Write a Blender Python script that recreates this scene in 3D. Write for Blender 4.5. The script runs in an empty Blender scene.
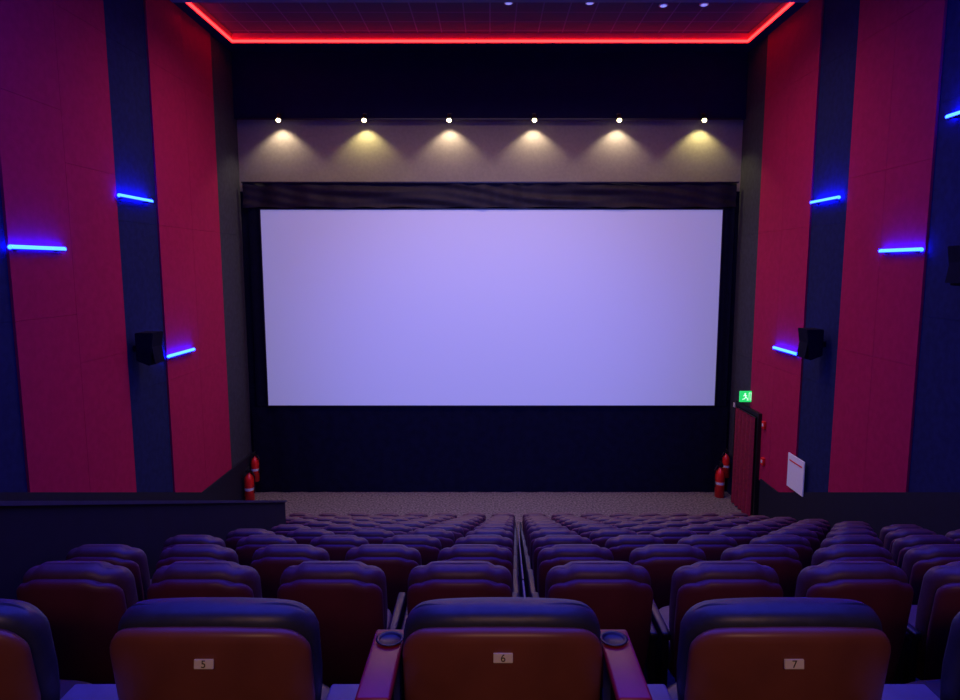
import bpy, bmesh, math, random
from mathutils import Vector, Matrix
random.seed(4)
sc = bpy.context.scene
try:
    sc.view_settings.view_transform = 'Standard'
except Exception: pass
H = 6.38           # camera height above the front floor
COL = sc.collection

# ---------------------------------------------------------------- materials
def new_mat(name):
    m = bpy.data.materials.new(name); m.use_nodes = True
    nt = m.node_tree; b = nt.nodes["Principled BSDF"]
    return m, nt, b
def mat(name, col, rough=.6, metal=0, noise=0, nscale=20, bump=0, spec=.5, col2=None, emit=None, es=0):
    m, nt, b = new_mat(name)
    b.inputs["Base Color"].default_value = (*col, 1)
    b.inputs["Roughness"].default_value = rough
    b.inputs["Metallic"].default_value = metal
    b.inputs["Specular IOR Level"].default_value = spec
    if noise or bump:
        tc = nt.nodes.new("ShaderNodeTexCoord")
        n = nt.nodes.new("ShaderNodeTexNoise"); n.inputs["Scale"].default_value = nscale
        n.inputs["Detail"].default_value = 4
        nt.links.new(tc.outputs["Object"], n.inputs["Vector"])
        if noise:
            r = nt.nodes.new("ShaderNodeValToRGB")
            r.color_ramp.elements[0].position = .35; r.color_ramp.elements[1].position = .65
            a = col2 or tuple(c*(1-noise) for c in col)
            r.color_ramp.elements[0].color = (*a, 1)
            r.color_ramp.elements[1].color = (*col, 1)
            nt.links.new(n.outputs["Fac"], r.inputs["Fac"])
            nt.links.new(r.outputs["Color"], b.inputs["Base Color"])
        if bump:
            bp = nt.nodes.new("ShaderNodeBump"); bp.inputs["Strength"].default_value = bump
            bp.inputs["Distance"].default_value = .02
            nt.links.new(n.outputs["Fac"], bp.inputs["Height"])
            nt.links.new(bp.outputs["Normal"], b.inputs["Normal"])
    if emit:
        b.inputs["Emission Color"].default_value = (*emit, 1)
        b.inputs["Emission Strength"].default_value = es
    return m
M = {}
M['red'] = mat('red_fabric', (.40,.013,.075), .95, noise=.12, nscale=9, bump=.1, spec=.1)
M['navy'] = mat('navy_fabric', (.014,.021,.085), .95, noise=.2, nscale=9, bump=.1, spec=.1)
M['grey'] = mat('charcoal_fabric', (.05,.05,.068), .95, noise=.2, nscale=9, bump=.1, spec=.1)
M['dado'] = mat('dado_black', (.009,.010,.024), .7, noise=.2, nscale=6, spec=.3)
M['bulk'] = mat('bulkhead_navy', (.007,.007,.042), .9, noise=.15, nscale=4, spec=.1)
M['soffit'] = mat('soffit_blue_lit', (.14,.14,.22), .9, noise=.1, nscale=4, spec=.1)  # front ceiling; blue light on it is put into the colour
M['lip'] = mat('cove_lip_glow', (.5,.14,.16), .7, noise=.05, nscale=9, spec=.2)  # red of the LED glow is mixed into the lip colour
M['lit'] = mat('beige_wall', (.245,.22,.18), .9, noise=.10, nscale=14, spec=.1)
M['carpet'] = mat('carpet', (.23,.195,.195), 1, noise=.65, nscale=18, bump=.3, spec=.05)
M['tier'] = mat('tier_carpet', (.03,.025,.045), 1, noise=.5, nscale=30, bump=.3, spec=.05)
M['black'] = mat('black_cloth', (.005,.006,.020), .95, noise=.3, nscale=5, spec=.1)
M['pelmet'] = mat('pelmet_cloth', (.013,.011,.015), .65, noise=.4, nscale=9, spec=.35)
M['rail'] = mat('dark_metal', (.04,.04,.045), .4, metal=.8)
M['plastic'] = mat('black_plastic', (.010,.010,.016), .4, noise=.2, nscale=40)
M['shell'] = mat('brown_shell', (.20,.060,.040), .40, noise=.22, nscale=5, bump=.03)
M['shell2'] = mat('maroon_shell', (.115,.022,.042), .5, noise=.22, nscale=5, bump=.03)
M['leather'] = mat('dark_leather', (.026,.032,.06), .45, noise=.25, nscale=18, bump=.12)
M['leather2'] = mat('plum_leather', (.085,.034,.052), .5, noise=.25, nscale=18, bump=.12)
M['tray'] = mat('maroon_tray', (.28,.012,.035), .35, noise=.1, nscale=30)
M['pad'] = mat('bluegrey_pad', (.10,.11,.20), .5, noise=.2, nscale=10)  # armrest pads; the blue light falling on them is in this colour
M['plate'] = mat('white_plate', (.7,.68,.66), .5, noise=.05, nscale=30)
M['ink'] = mat('black_ink', (.02,.02,.02), .6, noise=.05, nscale=30)
M['ext'] = mat('extinguisher_red', (.8,.02,.015), .3, noise=.05, nscale=8)
M['curtain'] = mat('burgundy_curtain', (.30,.010,.04), .85, noise=.3, nscale=12, bump=.1)
M['white'] = mat('notice_white', (.75,.75,.8), .5, noise=.04, nscale=30, emit=(.6,.6,.8), es=.05)
M['green'] = mat('exit_green', (.02,.5,.12), .4, emit=(.02,.75,.15), es=.9)
M['signw'] = mat('exit_white', (.8,.9,.8), .4, emit=(.6,1,.7), es=1.0)
M['blueled'] = mat('blue_led', (.1,.2,.8), .3, emit=(.0015,.0078,1), es=110)
M['redled'] = mat('red_led', (.8,.05,.03), .3, emit=(1,.012,.012), es=12)
M['bulb'] = mat('warm_bulb', (1,.9,.6), .3, emit=(1,.8,.42), es=14)
M['down'] = mat('downlight_lens', (.6,.6,.9), .3, emit=(.25,.3,1), es=.8)
M['divider'] = mat('pale_divider', (.12,.11,.17), .5, noise=.1, nscale=20)
# projection screen: matt white vinyl with the room light on it put in as emission
m, nt, b = new_mat('projection_screen')
b.inputs["Base Color"].default_value = (.68,.70,.68,1); b.inputs["Roughness"].default_value=.9
b.inputs["Specular IOR Level"].default_value=.1
b.inputs["Emission Color"].default_value=(.30,.33,.70,1); b.inputs["Emission Strength"].default_value=.36
M['screen']=m
# ceiling tiles
m, nt, b = new_mat('ceiling_tiles')
tc = nt.nodes.new("ShaderNodeTexCoord"); br = nt.nodes.new("ShaderNodeTexBrick")
br.offset = 0; br.inputs["Scale"].default_value=1; br.inputs["Brick Width"].default_value=.6
br.inputs["Row Height"].default_value=.6; br.inputs["Mortar Size"].default_value=.016
br.inputs["Color1"].default_value=(.008,.018,.07,1); br.inputs["Color2"].default_value=(.011,.02,.075,1)
br.inputs["Mortar"].default_value=(.06,.07,.2,1)
nt.links.new(tc.outputs["Object"], br.inputs["Vector"]); nt.links.new(br.outputs["Color"], b.inputs["Base Color"])
b.inputs["Roughness"].default_value=.9
M['tiles']=m

# ---------------------------------------------------------------- mesh helpers
def obj(name, mesh, parent=None, loc=(0,0,0), **props):
    o = bpy.data.objects.new(name, mesh); COL.objects.link(o)
    o.location = loc
    if parent: o.parent = parent
    for k,v in props.items(): o[k]=v
    return o
def mesh_from(name, verts, faces, mats, smooth=False, midx=None):
    me = bpy.data.meshes.new(name); me.from_pydata([tuple(v) for v in verts], [], faces)
    for mm in (mats if isinstance(mats,(list,tuple)) else [mats]): me.materials.append(mm)
    if midx:
        for p,i in zip(me.polygons, midx): p.material_index = i
    bm = bmesh.new(); bm.from_mesh(me); bmesh.ops.recalc_face_normals(bm, faces=bm.faces); bm.to_mesh(me); bm.free()
    if smooth:
        for p in me.polygons: p.use_smooth=True
    me.update(); return me
class B:
    """accumulates primitives into one mesh"""
    def __init__(s): s.bm = bmesh.new(); s.mi=0
    def _new(s, before):
        for f in s.bm.faces:
            if f not in before: f.material_index = s.mi
    def box(s, x0,x1,y0,y1,z0,z1, bev=0, rot=None):
        old=set(s.bm.faces)
        r = bmesh.ops.create_cube(s.bm, size=1)
        vs = r['verts']
        for v in vs:
            v.co = Vector(((x0+x1)/2+v.co.x*(x1-x0),(y0+y1)/2+v.co.y*(y1-y0),(z0+z1)/2+v.co.z*(z1-z0)))
        if rot: bmesh.ops.rotate(s.bm, verts=vs, cent=((x0+x1)/2,(y0+y1)/2,(z0+z1)/2), matrix=rot)
        if bev:
            es = list({e for v in vs for e in v.link_edges})
            bmesh.ops.bevel(s.bm, geom=es, offset=bev, segments=3, affect='EDGES', profile=.5)
        s._new(old); return s
    def cyl(s, c, r, h, r2=None, seg=20, rot=None):
        old=set(s.bm.faces)
        m = Matrix.Translation(c) @ (rot.to_4x4() if rot else Matrix.Identity(4))
        bmesh.ops.create_cone(s.bm, cap_ends=True, segments=seg, radius1=r, radius2=r if r2 is None else r2, depth=h, matrix=m)
        s._new(old); return s
    def sph(s, c, r, seg=16, sc=(1,1,1)):
        old=set(s.bm.faces)
        bmesh.ops.create_uvsphere(s.bm, u_segments=seg, v_segments=seg//2, radius=r, matrix=Matrix.Translation(c)@Matrix.Diagonal((*sc,1)))
        s._new(old); return s
    def tube(s, pts, r, seg=8):
        old=set(s.bm.faces); rings=[]
        for i,p in enumerate(pts):
            p=Vector(p); a=Vector(pts[max(i-1,0)]); c=Vector(pts[min(i+1,len(pts)-1)])
            t=(c-a).normalized(); q=t.to_track_quat('Z','Y')
            rings.append([s.bm.verts.new(p+q@Vector((r*math.cos(k*2*math.pi/seg),r*math.sin(k*2*math.pi/seg),0))) for k in range(seg)])
        for A,C in zip(rings,rings[1:]):
            for k in range(seg): s.bm.faces.new((A[k],A[(k+1)%seg],C[(k+1)%seg],C[k]))
        s.bm.faces.new(rings[0][::-1]); s.bm.faces.new(rings[-1])
        s._new(old); return s
    def poly_x(s, pts, x0, x1):
        """extrude a (y,z) polygon from x0 to x1"""
        old=set(s.bm.faces)
        a=[s.bm.verts.new((x0,y,z)) for y,z in pts]; c=[s.bm.verts.new((x1,y,z)) for y,z in pts]
        s.bm.faces.new(a); s.bm.faces.new(c[::-1]); n=len(pts)
        for i in range(n): s.bm.faces.new((a[i],c[i],c[(i+1)%n],a[(i+1)%n]))
        s._new(old); return s
    def done(s, name, mats, smooth=False, angle=None):
        bmesh.ops.recalc_face_normals(s.bm, faces=s.bm.faces)
        me=bpy.data.meshes.new(name); s.bm.to_mesh(me); s.bm.free()
        for mm in (mats if isinstance(mats,(list,tuple)) else [mats]): me.materials.append(mm)
        if smooth:
            for p in me.polygons: p.use_smooth=True
            try: me.set_sharp_from_angle(angle=math.radians(angle or 40))
            except Exception: pass
        return me
def structure(name, me, loc=(0,0,0)):
    return obj(name, me, None, loc, kind="structure")

# ---------------------------------------------------------------- layout data
W = 6.75; YB = 18.5; TOPZ = H+5.53
pitch = 1.22
rows_y = [3.05+pitch*k for k in range(10)]
def seat_floor(y): return max(0.0, H-.314-.36*y-1.05)
# stepped floor
prof = [(-3,H-1.63),(1.6,H-1.63),(1.6,seat_floor(1.95)),(rows_y[0]-.2,seat_floor(1.95))]
for k,y in enumerate(rows_y[:-1]):
    prof += [(y-.2,seat_floor(y)),(rows_y[k+1]-.2,seat_floor(y))]
prof += [(rows_y[-1]-.2,0),(rows_y[-1]-.2,-.3),(-3,-.3)]
structure('floor', B().poly_x(prof,-W,W).done('floor_tiers',M['tier']))
structure('floor.001', B().box(-W,W,rows_y[-1]-.2,YB+.2,-.3,0).done('floor_front',M['carpet']))

# side walls made of fabric panels
def side_wall(name, sgn, stripes):
    b=B()
    b.mi=1
    b.box(*(sorted((sgn*(W+.02),sgn*(W+.25)))), -3.2,YB+.2,-.3,TOPZ+.5)
    for y0,y1,c in stripes:
        b.mi={'red':0,'navy':1,'grey':2}[c]
        n=max(1,round((y1-y0)/1.6)); 
        for i in range(n):
            a=y0+(y1-y0)*i/n; d=y0+(y1-y0)*(i+1)/n
            zb=H-.347*d-.05 if d<15 else H-5.3
            off=W-(.035 if c=='red' else .0)
            zs=[zb]
            while zs[-1]<TOPZ-3.4: zs.append(math.floor((zs[-1]+3.2)/.8)*.8)
            zs.append(TOPZ+.3)
            for p,q in zip(zs,zs[1:]):
                b.box(*(sorted((sgn*off,sgn*(W+.03)))), a+.003,d-.003,p+.002,q-.002)
    return structure(name, b.done(name,[M['red'],M['navy'],M['grey']]))
side_wall('wall_left',-1,[(-3,-.2,'navy'),(-.2,3,'red'),(3,4.6,'navy'),(4.6,7.7,'red'),(7.7,9.45,'navy'),(9.45,12.3,'red'),(12.3,13.8,'navy'),(13.8,16.9,'red'),(16.9,18.5,'grey')])
side_wall('wall_right',1,[(-3,.5,'navy'),(.5,3.8,'red'),(3.8,5.4,'navy'),(5.4,8.8,'red'),(8.8,10.45,'navy'),(10.45,12.85,'red'),(12.85,14.3,'navy'),(14.3,17.0,'red'),(17.0,18.5,'grey')])
# black dado following the rake
def dado(name,sgn,yend):
    pts=[(-3,H+1.04-.0),(15.06,H-5.225),(yend,H-5.225),(yend,0),(-3,0)]
    x0,x1=sorted((sgn*(W-.07),sgn*(W+.02)))
    b=B().poly_x(pts,x0,x1)
    return structure(name,b.done(name,M['dado']))
dado('baseboard_left',-1,18.5); dado('baseboard_right',1,16.05)
structure('wall_rear', B().box(-W-.3,W+.3,-3.2,-3,-.3,TOPZ+.5).done('wall_rear',M['navy']))
structure('wall_front', B().box(-W-.3,W+.3,YB+.02,YB+.25,-.3,TOPZ+.5).done('wall_front',M['black']))
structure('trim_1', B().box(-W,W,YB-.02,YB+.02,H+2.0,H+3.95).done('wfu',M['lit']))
structure('trim_2', B().box(-W,W,18.3,YB+.02,H+3.86,TOPZ+.1).done('bulkhead',M['bulk']))
# ceiling soffit with tray
TX=6.47; TY0=14.98; TY1=17.6
b=B()
b.mi=1
b.box(-W-.2,W+.2,-3.2,TY0,TOPZ,TOPZ+.4)
b.mi=0
b.box(-W-.2,-TX,TY0,TY1,TOPZ,TOPZ+.4); b.box(TX,W+.2,TY0,TY1,TOPZ,TOPZ+.4)
b.box(-W-.2,W+.2,TY1,YB+.2,TOPZ,TOPZ+.4)
structure('ceiling', b.done('ceiling',[M['bulk'],M['soffit']]))
structure('ceiling.001', B().box(-TX,TX,TY0,TY1,TOPZ+.24,TOPZ+.3).done('tray',M['tiles']))
b=B()
b.box(-TX,TX,TY1-.012,TY1,TOPZ+.002,TOPZ+.24)
b.box(-TX,-TX+.012,TY0,TY1-.012,TOPZ+.002,TOPZ+.24); b.box(TX-.012,TX,TY0,TY1-.012,TOPZ+.002,TOPZ+.24)
structure('trim_4', b.done('lip',M['lip']))
# red LED cove strip
b=B(); q=.012
b.box(-TX+q,TX-q,TY1-.05,TY1-q,TOPZ+.02,TOPZ+.07)
b.box(-TX+q,-TX+.05,TY0,TY1-.05,TOPZ+.02,TOPZ+.07); b.box(TX-.05,TX-q,TY0,TY1-.05,TOPZ+.02,TOPZ+.07)
obj('led_strip', b.done('led_strip',M['redled']), label="glowing red LED strip edging the recessed ceiling tray", category="strip light")
# downlights in the tray
dl=B(); dl.mi=0; dl.cyl((0,0,-.012),.1,.024,seg=24)
me_ring=dl.done('downlight_ring',M['plate'],True)
me_lens=B().cyl((0,0,-.03),.07,.012,seg=24).done('downlight_lens',M['down'],True)
for x,y in ((.41,15.6),(2.2,15.6),(3.86,15.75),(4.75,15.7)):
    o=obj('downlight', me_ring, None, (x,y,TOPZ+.24), label="small round recessed ceiling downlight in dark tiled ceiling", category="ceiling light", group="ceiling downlights")
    obj('lens', me_lens, o)

# ---------------------------------------------------------------- screen
sz0,sz1=H-3.86,H+1.5; sx0,sx1=-6.18,6.26
scr=obj('cinema_screen', None, None, (.05,YB,0), label="large blank projection screen lit pale lavender with black surround", category="cinema screen")
V=[];F=[];n=24
for j in range(13):
    for i in range(n+1):
        V.append((sx0-.05+(sx1-sx0)*i/n,-.14,sz0+(sz1-sz0)*j/12))
for j in range(12):
    for i in range(n):
        a=j*(n+1)+i; F.append((a,a+1,a+n+2,a+n+1))
obj('screen_surface', mesh_from('screen_surface',V,F,M['screen']), scr)
b=B()
t=.03
b.box(sx0-.05-t,sx1-.05+t,-.16,-.10,sz1,sz1+t).box(sx0-.05-t,sx1-.05+t,-.16,-.10,sz0-t,sz0)
b.box(sx0-.05-t,sx0-.05,-.16,-.10,sz0,sz1).box(sx1-.05,sx1-.05+t,-.16,-.10,sz0,sz1)
b.box(sx0,sx1-.1,-.10,-.03,sz0,sz1)
obj('screen_frame', b.done('screen_frame',M['rail']), scr)
def wavy(name,x0,x1,z0,z1,amp,freq,mt,y=0,ncol=160,nrow=8,horiz=False):
    V=[];F=[]
    for j in range(nrow+1):
        for i in range(ncol+1):
            u=i/ncol;v=j/nrow; x=x0+(x1-x0)*u
            yy = amp*math.sin(x*freq+.6*math.sin(x*1.7))*(0.55+.45*math.sin(x*.9+1)) + (amp*.8*math.sin(v*9+x*1.3)*math.sin(x*.55) if horiz else 0)
            if horiz:
                # shallow swags: diagonal creases running along the cloth
                yy += amp*.3*math.sin(v*16+3*math.sin(x*1.1)+x*2.1)
            V.append((x,y+yy,z0+(z1-z0)*v+(.015*math.sin(x*5+math.sin(x*2)) if horiz and j==0 else 0)))
    for j in range(nrow):
        for i in range(ncol):
            a=j*(ncol+1)+i; F.append((a,a+1,a+ncol+2,a+ncol+1))
    return mesh_from(name,V,F,mt,True)
o=obj('masking_curtain', wavy('pelmet',-6.60,6.60,H+1.56,H+2.2,.035,8,M['pelmet'],0,320,24,True), None,(0,YB-.2,0),
    label="gathered black fabric pelmet above the screen", category="curtain")
obj('curtain_rail', B().box(-6.62,6.62,-.06,.02,H+2.19,H+2.225).done('cr',M['rail']), o)
obj('masking_curtain', wavy('lower_skirt',-6.66,6.66,0.0,sz0-.04,.02,9,M['black'],0,260,6), None,(0,YB-.1,0),
    label="black fabric skirt hanging below the screen to the floor", category="curtain")
for s in (-1,1):
    obj('masking_curtain', wavy('side_mask',-.145,.145,sz0-.03,H+1.56,.012,22,M['black'],0,30,6), None,(.04+s*6.42,YB-.10,0),
      label="narrow black masking curtain beside the screen", category="curtain")

# ---------------------------------------------------------------- spot lamps
obj('lamp_rail', B().box(-6.65,6.65,-.02,.02,-.02,.02).done('lr',M['rail']), None,(0,18.27,H+3.84), label="thin dark metal bar carrying the row of spotlights", category="rail")
RX=Matrix.Rotation(math.radians(-28),3,'X')
b=B(); b.cyl((0,0,0),.07,.15,.05,20,RX)
me_head=b.done('lamp_head',M['rail'],True)
me_arm=B().box(-.015,.015,0,.1,.05,.08).box(-.05,.05,.08,.1,.02,.12).done('arm',M['rail'])
me_bulb=B().sph((0,-.035,-.085),.06,14,(1,1,.8)).done('bulb',M['bulb'],True)
lampx=[-5.53,-3.29,-1.07,1.16,3.38,5.60]
for i,x in enumerate(lampx):
    yel = i in (1,5)
    o=obj('wall_spotlight', me_arm, None,(x,18.15,H+3.86), category="spotlight",
        label="small metal spotlight casting a %s pool of light"%("yellowish" if yel else "warm white"), group="spotlights above the screen")
    obj('lamp_head', me_head, o); obj('bulb', me_bulb, o)
    L=bpy.data.lights.new('spot','SPOT'); L.energy=115; L.spot_size=math.radians(112); L.spot_blend=.5
    L.color=(1,.86,.36) if yel else (1,.80,.58); L.shadow_soft_size=.05
    l=bpy.data.objects.new('spot_beam',L); COL.objects.link(l); l.parent=o
    l.location=(0,.08,-.06); l.rotation_euler=(math.radians(-3),0,0)

# ---------------------------------------------------------------- blue wall bars
def bar(sgn,y0,y1,z,lab):
    x=sgn*(W-.09)
    o=obj('wall_light_bar', B().box(-.03,.03,y0-.0,y1,-.035,-.02,.004).done('housing',M['rail']), None,(x,0,H+z),
        label=lab, category="wall light", group="blue wall light bars")
    for yy in (y0+.15,y1-.15):
        obj('bracket', B().box(*sorted((0,sgn*.09)),yy-.02,yy+.02,-.045,-.02).done('bracket',M['rail']), o)
    RY=Matrix.Rotation(math.radians(90),3,'X')
    obj('light_tube', B().cyl((0,(y0+y1)/2,0),.034,(y1-y0),None,14,RY).done('tube',M['blueled'],True), o)
lb="slim glowing blue LED bar "
bar(-1,12.28,13.45,1.26,lb+"on a dark wall panel"); bar(-1,9.40,10.6,.26,lb+"on a red wall panel"); bar(-1,13.75,14.95,-1.86,lb+"beside the loudspeaker")
bar(-1,7.75,8.95,2.15,lb+"high on a dark wall panel")
bar(1,13.05,14.15,1.30,lb+"on a dark wall panel"); bar(1,10.45,11.55,.25,lb+"on a red wall panel"); bar(1,14.45,15.6,-1.90,lb+"beside the loudspeaker")
bar(1,8.95,10.1,2.15,lb+"high on a dark wall panel")

# ---------------------------------------------------------------- speakers
def speaker(x,y,z,s,w=.42,h=.55,d=.34):
    e=obj('loudspeaker', None, None,(x,y,z),
       label="black box surround loudspeaker tilted down on the side wall", category="loudspeaker", group="surround loudspeakers")
    b=B()
    xo=-s*d
    Pp=[(0,-h/2+.1),(0,h/2),(xo,h/2),(xo*.72,-h/2)]
    a=[b.bm.verts.new((px,-w/2,pz)) for px,pz in Pp]; c=[b.bm.verts.new((px,w/2,pz)) for px,pz in Pp]
    b.bm.faces.new(a); b.bm.faces.new(c[::-1])
    for i in range(4): b.bm.faces.new((a[i],c[i],c[(i+1)%4],a[(i+1)%4]))
    bmesh.ops.bevel(b.bm, geom=b.bm.edges[:], offset=.012, segments=2, affect='EDGES')
    obj('cabinet', b.done('cab',M['black'],True,30), e)
    ang=math.atan2(d*.28,h)
    R=Matrix.Rotation(s*ang,3,'Y')
    g=B().box(xo*.86-.008-(.006*s),xo*.86+.008-(.006*s),-w/2+.03,w/2-.03,-h/2+.04,h/2-.04,0,R)
    obj('grille', g.done('grille',M['black']), e)
    obj('bracket', B().box(*sorted((0,s*.135)),-.04,.04,-.06,.06).done('br',M['rail']), e)
speaker(-W+.14,12.6,H-1.55,-1,.42,.62,.34); speaker(W-.14,13.4,H-1.56,1,.42,.62,.34); speaker(W-.14,9.15,H+.0,1,.42,.55,.30)

# ---------------------------------------------------------------- doorway right
dx=W-.07
b=B()
b.box(dx-.05,W+.02,16.2,16.3,0,2.66).box(dx-.05,W+.02,17.7,17.8,0,2.66).box(dx-.05,W+.02,16.2,17.8,2.66,2.76)
b.mi=1; b.box(W-.045,W+.0,16.3,17.7,0,2.66)  # black panel stands in for shade inside the open doorway
structure('door_1', b.done('door_1',[M['rail'],M['black']]))
V=[];F=[];nc=90
for j in range(13):
    for i in range(nc+1):
        u=i/nc; z=.03+2.6*j/12; y=-.68+1.36*u
        V.append((.06*math.sin(u*34+.4*math.sin(u*9))*(1.0-.3*j/12)-.03, y, z))
for j in range(12):
    for i in range(nc):
        a=j*(nc+1)+i; F.append((a,a+1,a+nc+2,a+nc+1))
o=obj('door_curtain', mesh_from('door_curtain',V,F,M['curtain'],True),None,(W-.13,17.0,0), label="dark burgundy curtain hanging in the exit doorway", category="curtain")
obj('curtain_rod', B().cyl((0,0,2.63),.015,1.38,None,12,Matrix.Rotation(math.radians(90),3,'X')).done('rod',M['rail'],True),o)
# exit sign
o=obj('exit_sign', B().box(-.15,.15,-.03,.03,-.14,.14,.008).done('es',M['green']),None,(W-.18,16.95,H-3.33), label="illuminated green exit sign above the curtained doorway", category="exit sign")
b=B().cyl((-.02,-.033,.075),.022,.006,None,12,Matrix.Rotation(math.radians(90),3,'X'))
def seg2(b,x0,z0,x1,z1,w=.02):
    L=math.hypot(x1-x0,z1-z0); R=Matrix.Rotation(-math.atan2(z1-z0,x1-x0),3,'Y')
    cx,cz=(x0+x1)/2,(z0+z1)/2
    b.box(cx-L/2,cx+L/2,-.036,-.031,cz-w/2,cz+w/2,0,R)
seg2(b,-.03,.05,.0,-.01,.03);seg2(b,.0,-.01,.045,-.05);seg2(b,.045,-.05,.04,-.1);seg2(b,.0,-.01,-.04,-.06);seg2(b,-.04,-.06,-.09,-.07)
seg2(b,-.03,.05,-.07,.01,.015);seg2(b,-.02,.045,.03,.02,.015)
seg2(b,.08,-.1,.08,.1,.012);seg2(b,.08,.1,.13,.1,.012);seg2(b,.13,-.1,.13,.1,.012)
obj('pictogram', b.done('pict',M['signw']),o)
obj('bracket', B().box(.15,.18,-.02,.02,-.03,.03).done('br',M['rail']),o)
for y,z in ((16.0,-3.85),(15.95,-4.75)):
    o=obj('fire_call_point', B().box(-.03,.03,-.07,.07,-.09,.09,.008).done('fc',M['ext'],True,30),None,(W-.065,y,H+z),label="small red fire call point on the wall by the doorway",category="fire alarm",group="fire call points")
    obj('button', B().box(-.036,-.03,-.035,.035,-.035,.035).done('bt',M['plate']),o)
o=obj('wall_switch', B().box(-.015,.015,-.09,.09,-.06,.06,.004).done('sw',M['plate']),None,(W-.015,18.1,H-3.8),label="small white switch plate on grey wall",category="switch")
obj('rocker', B().box(-.022,-.015,-.03,.03,-.03,.03).done('rk',M['plate']),o)
o=obj('wall_notice', B().box(-.012,.012,-.38,.38,-.38,.38,.004).done('nt',M['white']),None,(W-.09,14.15,H-4.5),label="white printed notice panel on the dark side wall",category="sign")
b=B(); b.box(-.016,-.012,-.30,.30,.22,.25)
obj('printed_heading', b.done('pt',[M['ext']]),o)

# ---------------------------------------------------------------- fire extinguishers
def lathe(prof,seg=20):
    V=[];F=[]
    for r,z in prof:
        for k in range(seg):
            a=2*math.pi*k/seg; V.append((r*math.cos(a),r*math.sin(a),z))
    for j in range(len(prof)-1):
        for k in range(seg):
            F.append((j*seg+k,j*seg+(k+1)%seg,(j+1)*seg+(k+1)%seg,(j+1)*seg+k))
    F.append(tuple(range(seg))[::-1]); F.append(tuple((len(prof)-1)*seg+k for k in range(seg)))
    return V,F
def extinguisher(x,y,z,s=1.0,lab="",wall=None):
    V,F=lathe([(.07,0),(.085,.01),(.085,.42),(.075,.48),(.045,.53),(.025,.55),(.025,.58)])
    o=obj('fire_extinguisher', mesh_from('cyl',[tuple(c*s for c in v) for v in V],F,M['ext'],True),None,(x,y,z),label=lab,category="fire extinguisher",group="fire extinguishers")
    b=B().box(-.02,.02,-.03,.03,.575,.61).box(-.015,.015,-.12,.05,.61,.625).box(-.015,.015,-.13,.03,.65,.665,0,Matrix.Rotation(.2,3,'X'))
    h=obj('valve_handle', b.done('vh',M['plastic']),o); h.scale=(s,)*3
    hs=1 if x<0 else -1
    b=B().tube([(hs*.02,0,.59),(hs*.07,-.02,.6),(hs*.11,-.03,.52),(hs*.11,-.03,.35),(hs*.1,-.03,.2)],.012)
    h=obj('hose', b.done('hose',M['plastic'],True),o); h.scale=(s,)*3
    V2,F2=lathe([(.0865,.25),(.0865,.30)])
    h=obj('paper_label', mesh_from('lab',V2,[f for f in F2 if len(f)==4],M['plate'],True),o); h.scale=(s,)*3
    if wall:
        obj('bracket', B().box(*sorted((0,wall)),-.03,.03,.3,.4).done('br',M['rail']),o)
extinguisher(-6.50,17.5,0,1.5,"red fire extinguisher with black hose standing by the side wall")
extinguisher(-6.54,18.1,.42,1.25,"red fire extinguisher hung on the wall near the corner",-.14)
extinguisher(6.38,18.0,0,1.5,"red fire extinguisher with black hose standing by the doorway")
extinguisher(6.60,18.2,.50,1.2,"red fire extinguisher hung on the wall near the doorway",.14)

# ---------------------------------------------------------------- left raked partition
def pz(y): return H-.038-.359*y
b=B().poly_x([(2.6,pz(2.6)),(9.3,pz(9.3)),(9.3,max(0,seat_floor(9.15)-.42)),(2.6,seat_floor(1.95)-.0-.8)],-3.07,-2.95)
structure('wall_partition', b.done('wall_partition',M['dado']))
structure('trim_3', B().poly_x([(2.58,pz(2.58)),(9.32,pz(9.32)),(9.32,pz(9.32)+.03),(2.58,pz(2.58)+.03)],-3.09,-2.93).done('cap',mat('cap_lit_top',(.05,.05,.08),.6,noise=.2,nscale=8)))  # cap coloured lighter to paint in light on the partition's top

# ---------------------------------------------------------------- seats
def srect(w,d,n=32,p=3.2):
    out=[]
    for k in range(n):
        a=2*math.pi*(k+.5)/n; c,s=math.cos(a),math.sin(a)
        out.append((w*math.copysign(abs(c)**(2/p),c), d*math.copysign(abs(s)**(2/p),s)))
    return out
def loft(rings,name,mt):
    n=len(rings[0]); V=[v for r in rings for v in r]; F=[]
    for j in range(len(rings)-1):
        for k in range(n): F.append((j*n+k,j*n+(k+1)%n,(j+1)*n+(k+1)%n,(j+1)*n+k))
    F.append(tuple(range(n))[::-1]); F.append(tuple((len(rings)-1)*n+k for k in range(n)))
    return mesh_from(name,V,F,mt,True)
def back_mesh(name,mt,w,d,z0,topf,yoff,bulge=0,p=3.2,endround=.06,tilt=.16):
    rings=[]; S=[0,.01,.05,.2,.4,.6,.75,.86,.93,.97,.99,1.0]
    for s in S:
        e=min(s,1-s)/endround
        q=1 if e>=1 else math.sqrt(max(0,1-(1-e)**2))
        dd=d*(.12+.88*q); ww=w*(1-.10*(1-q)) if s>.5 else w*(.9-.06*(1-q))
        if s<=.5: ww=w*(.90+.10*min(1,s/.5)) 
        ring=[]
        for x,y in srect(ww,dd,40,p):
            zt=topf(x); z=z0+(zt-z0)*s
            yy=yoff+y+tilt*(1.0-z)+bulge*(1-(x/w)**2)*math.sin(math.pi*s)
            yy+=.05*(abs(x)/w)**3
            ring.append((x,yy,z))
        rings.append(ring)
    return loft(rings,name,mt)
def hump(w,top,drop,hw,corner,arc=.012):
    def f(x):
        a=abs(x)/w
        z=top
        t=min(1,max(0,(a-hw)/.16)); z-=drop*(t*t*(3-2*t))
        if a>.72: z-=corner*((a-.72)/.28)**2.2
        return z-arc*a*a
    return f
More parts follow.
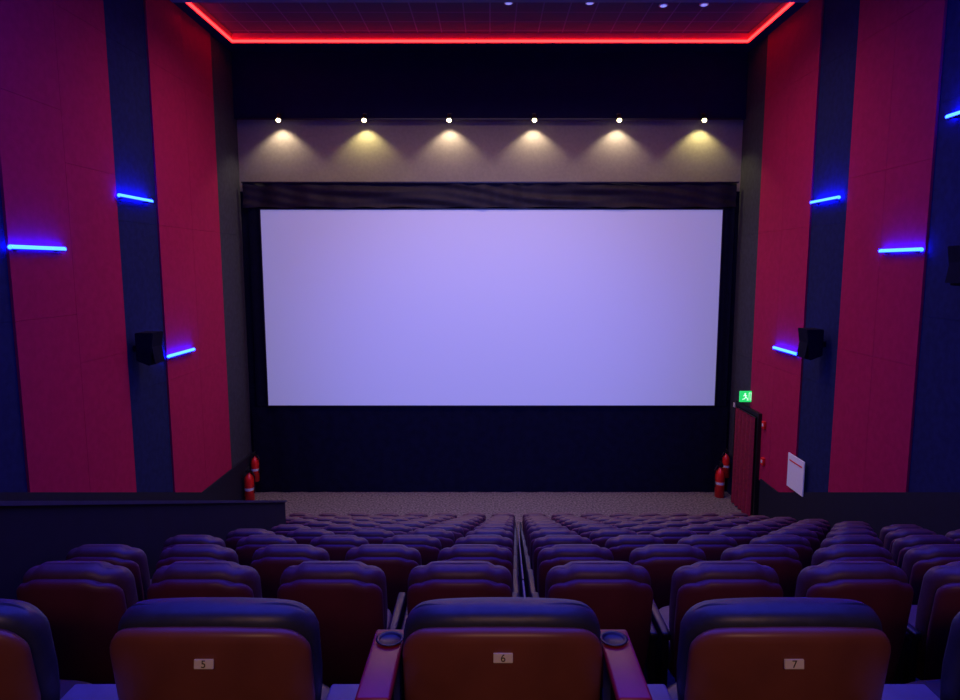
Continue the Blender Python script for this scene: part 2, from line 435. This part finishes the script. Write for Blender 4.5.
def make_seat(w,kind):
    parts=[]
    big = kind=='big'
    f1 = hump(w,1.003,.004,.6,.065,.03) if big else hump(w,1.02,.026,.50,.05)
    f2 = (lambda x: f1(x)-.042) if big else (lambda x: f1(x)-.045)
    cush = M['leather'] if big else M['leather2']
    sh = M['shell'] if big else M['shell2']
    parts.append(('backrest_cushion', back_mesh('backrest_cushion',cush,w,.075,.44,f1,.07,0.0,3.4,.07)))
    parts.append(('back_shell', back_mesh('back_shell',sh,w*.985,.03,.36,f2,-.012,-.02,4,.05)))
    rings=[]
    hd=.16 if big else .24; cy=.35 if big else .40
    for s in [0,.03,.12,.3,.6,.85,.96,1]:
        e=min(s,1-s)/.15; q=1 if e>=1 else math.sqrt(max(0,1-(1-e)**2))
        rings.append([(x,cy+y,.33+(.10 if big else .15)*s+.02*(y/.24)+.015*(1-(x/w)**2)*s) for x,y in srect((w-.03)*(.93+.07*q),hd*(.9+.1*q),32,5)])
    parts.append(('seat_cushion', loft(rings,'seat_cushion',M['plastic'] if big else cush)))
    aw=.022
    if not big:
      for s in (-1,1):
        b=B(); xc=s*(w+aw+.001)
        b.mi=0; b.box(xc-aw,xc+aw,.12,.56,.58,.625,.012)
        b.mi=1; b.box(xc-.018,xc+.018,.14,.5,.0,.58,.006)
        parts.append(('armrest', b.done('armrest',[M['plastic'],M['plastic']],True,35)))
    b=B(); b.box(-w+.06,w-.06,.22,.46,.0,.02,.004).box(-.06,.06,.28,.4,.02,.33,.004)
    parts.append(('pedestal', b.done('pedestal',M['plastic'])))
    b=B().box(-.024,.024,-.004,.004,-.012,.012,.002)
    parts.append(('number_plate', b.done('number_plate',M['plate'])))
    return parts
std=make_seat(.262,'std'); big=make_seat(.325,'big')
def place(parts,x,y,z,lab,group,plate=True):
    e=obj('cinema_chair',None,None,(x,y,z),label=lab,category="chair",group=group)
    pl=None
    for nm,me in parts:
        if nm=='number_plate':
            if not plate: continue
            pl=obj(nm,me,e,(0,plate,.858)); pl.rotation_euler=(-.159,0,0)
        else: obj(nm,me,e)
    return e,pl
gap=lambda y:.196+.0395*(y-3.05)
P=.635; nseat=0
for k,y in enumerate(rows_y):
    g=gap(y); zf=seat_floor(y)
    left=-2.66 if y<9.3 else -4.5
    rightlim=5.75
    xs=[]
    j=0
    while True:
        x=g-.345-j*P
        if x<left: break
        xs.append(x); j+=1
    j=0
    while True:
        x=g+.345+j*P
        if x>rightlim or x>490/670*(y*1.037)*1.0+.9: break
        xs.append(x); j+=1
    for x in xs:
        place(std,x,y,zf,"dark plum padded cinema seat with raised headrest, seen from behind","stalls cinema seats",plate=False)
        nseat+=1
    obj('row_divider', B().box(-.008,.008,.0,.3,0,.60,.004).done('rd',M['divider'],True,35),None,(g,y+.13,zf),label="slim pale divider panel between two seats",category="divider",group="row dividers")
print('seats',nseat)
def text_mesh(s,size):
    c=bpy.data.curves.new('t','FONT'); c.body=s; c.size=size; c.align_x='CENTER'; c.align_y='CENTER'; c.extrude=.0006
    o=bpy.data.objects.new('t',c); COL.objects.link(o); dg=bpy.context.evaluated_depsgraph_get(); dg.update()
    me=bpy.data.meshes.new_from_object(o.evaluated_get(dg)); bpy.data.objects.remove(o)
    me.materials.clear(); me.materials.append(M['ink']); return me
zf=seat_floor(1.95)
for x,num in ((-1.80,'4'),(-.895,'5'),(.04,'6'),(.96,'7'),(1.87,'8')):
    e,pl=place(big,x,1.95,zf,"wide brown leather cinema seat, dark cushion top, plate number %s"%num,"wide back row seats",plate=-.036)
    pl.scale=(1.25,1,1.25); pl.location.z+= .02 if num=='6' else 0
    if num=='5': pl.location.x=.02
    if num=='7': pl.location.x=-.03
    t=obj('number', text_mesh(num,.026), pl,(0,-.005,0)); t.rotation_euler=(math.radians(90),0,0)
# drink trays by the middle seat
for s in (-1,1):
    b=B()
    b.box(-.052,.052,-.24,.14,-.03,0,.01); 
    o=obj('drink_tray', b.done('tray',M['tray'],True,35),None,(.04+s*.384,2.05,H-1.25),label="maroon armrest tray with black cup holder beside brown seat",category="tray",group="drink trays")
    V=[];F=[];n=28
    for r,z in ((.044,.004),(.048,.008),(.038,.008),(.034,.003),(.032,.0015),(.0,.0015)):
        for q in range(n): V.append((-s*.008+r*math.cos(2*math.pi*q/n),.065+r*math.sin(2*math.pi*q/n),z))
    for j in range(5):
        for q in range(n): F.append((j*n+q,j*n+(q+1)%n,(j+1)*n+(q+1)%n,(j+1)*n+q))
    obj('cup_holder', mesh_from('cup',V,F,M['plastic'],True),o)
    obj('support', B().box(-.03,.03,-.02,.12,-(H-1.28-zf)+0.0,-.03).done('sup',M['plastic']),o)
for x0,x1 in ((-1.465,-1.235),(-.56,-.40),(.48,.62),(1.295,1.535)):  # armrest ledges, built apart from the wide seats
    w=(x1-x0)/2
    o=obj('armrest_ledge', B().box(-w,w,-.25,.10,-.04,0,.01).done('st',M['pad'],True,35),None,((x0+x1)/2,2.1,H-1.46),label="low blue-grey armrest ledge between the wide seats",category="side table",group="armrest ledges")
    obj('leg', B().box(-w*.4,w*.4,-.1,.05,-(H-1.46-zf),-.04).done('lg',M['plastic']),o)

# ---------------------------------------------------------------- lights
def area(name,loc,rot,size,sizey,energy,col,spread=180):
    L=bpy.data.lights.new(name,'AREA'); L.shape='RECTANGLE'; L.size=size; L.size_y=sizey; L.energy=energy; L.color=col
    L.spread=math.radians(spread)
    o=bpy.data.objects.new(name,L); COL.objects.link(o); o.location=loc; o.rotation_euler=[math.radians(a) for a in rot]
    return o
area('house_blue',(0,5.5,TOPZ-.1),(0,0,0),10,8,900,(.04,.05,1))
area('added_front_fill',(0,14.2,TOPZ-.1),(0,0,0),9,1.4,340,(1,.60,.60),150)  # added fill for the red walls and upper screen
area('rear_warm',(0.2,-1.6,H+1.2),(66,0,0),2.5,.4,42,(1,.50,.26))
L=bpy.data.lights.new('added_screen_wash','SPOT'); L.energy=8500; L.color=(.14,.19,1); L.spot_size=math.radians(36); L.spot_blend=1; L.shadow_soft_size=.1  # unseen blue spot added to tint the lower screen
l=bpy.data.objects.new('added_screen_wash',L); COL.objects.link(l); l.location=(0,-2.5,H+2.6)
l.rotation_euler=(Vector((0,18.5,H-3.0))-l.location).to_track_quat('-Z','Y').to_euler()
w=bpy.data.worlds.new('World'); sc.world=w; w.use_nodes=True
w.node_tree.nodes['Background'].inputs[0].default_value=(.05,.05,.2,1); w.node_tree.nodes['Background'].inputs[1].default_value=.05

# ---------------------------------------------------------------- camera
cd=bpy.data.cameras.new('Camera'); cam=bpy.data.objects.new('Camera',cd); COL.objects.link(cam)
cam.location=(0,0,H); cam.rotation_euler=(math.radians(90-7.15),0,0)
cd.sensor_width=36; cd.lens=36*670/960; cd.shift_x=-10/960; cd.clip_start=.05; cd.clip_end=200
sc.camera=cam
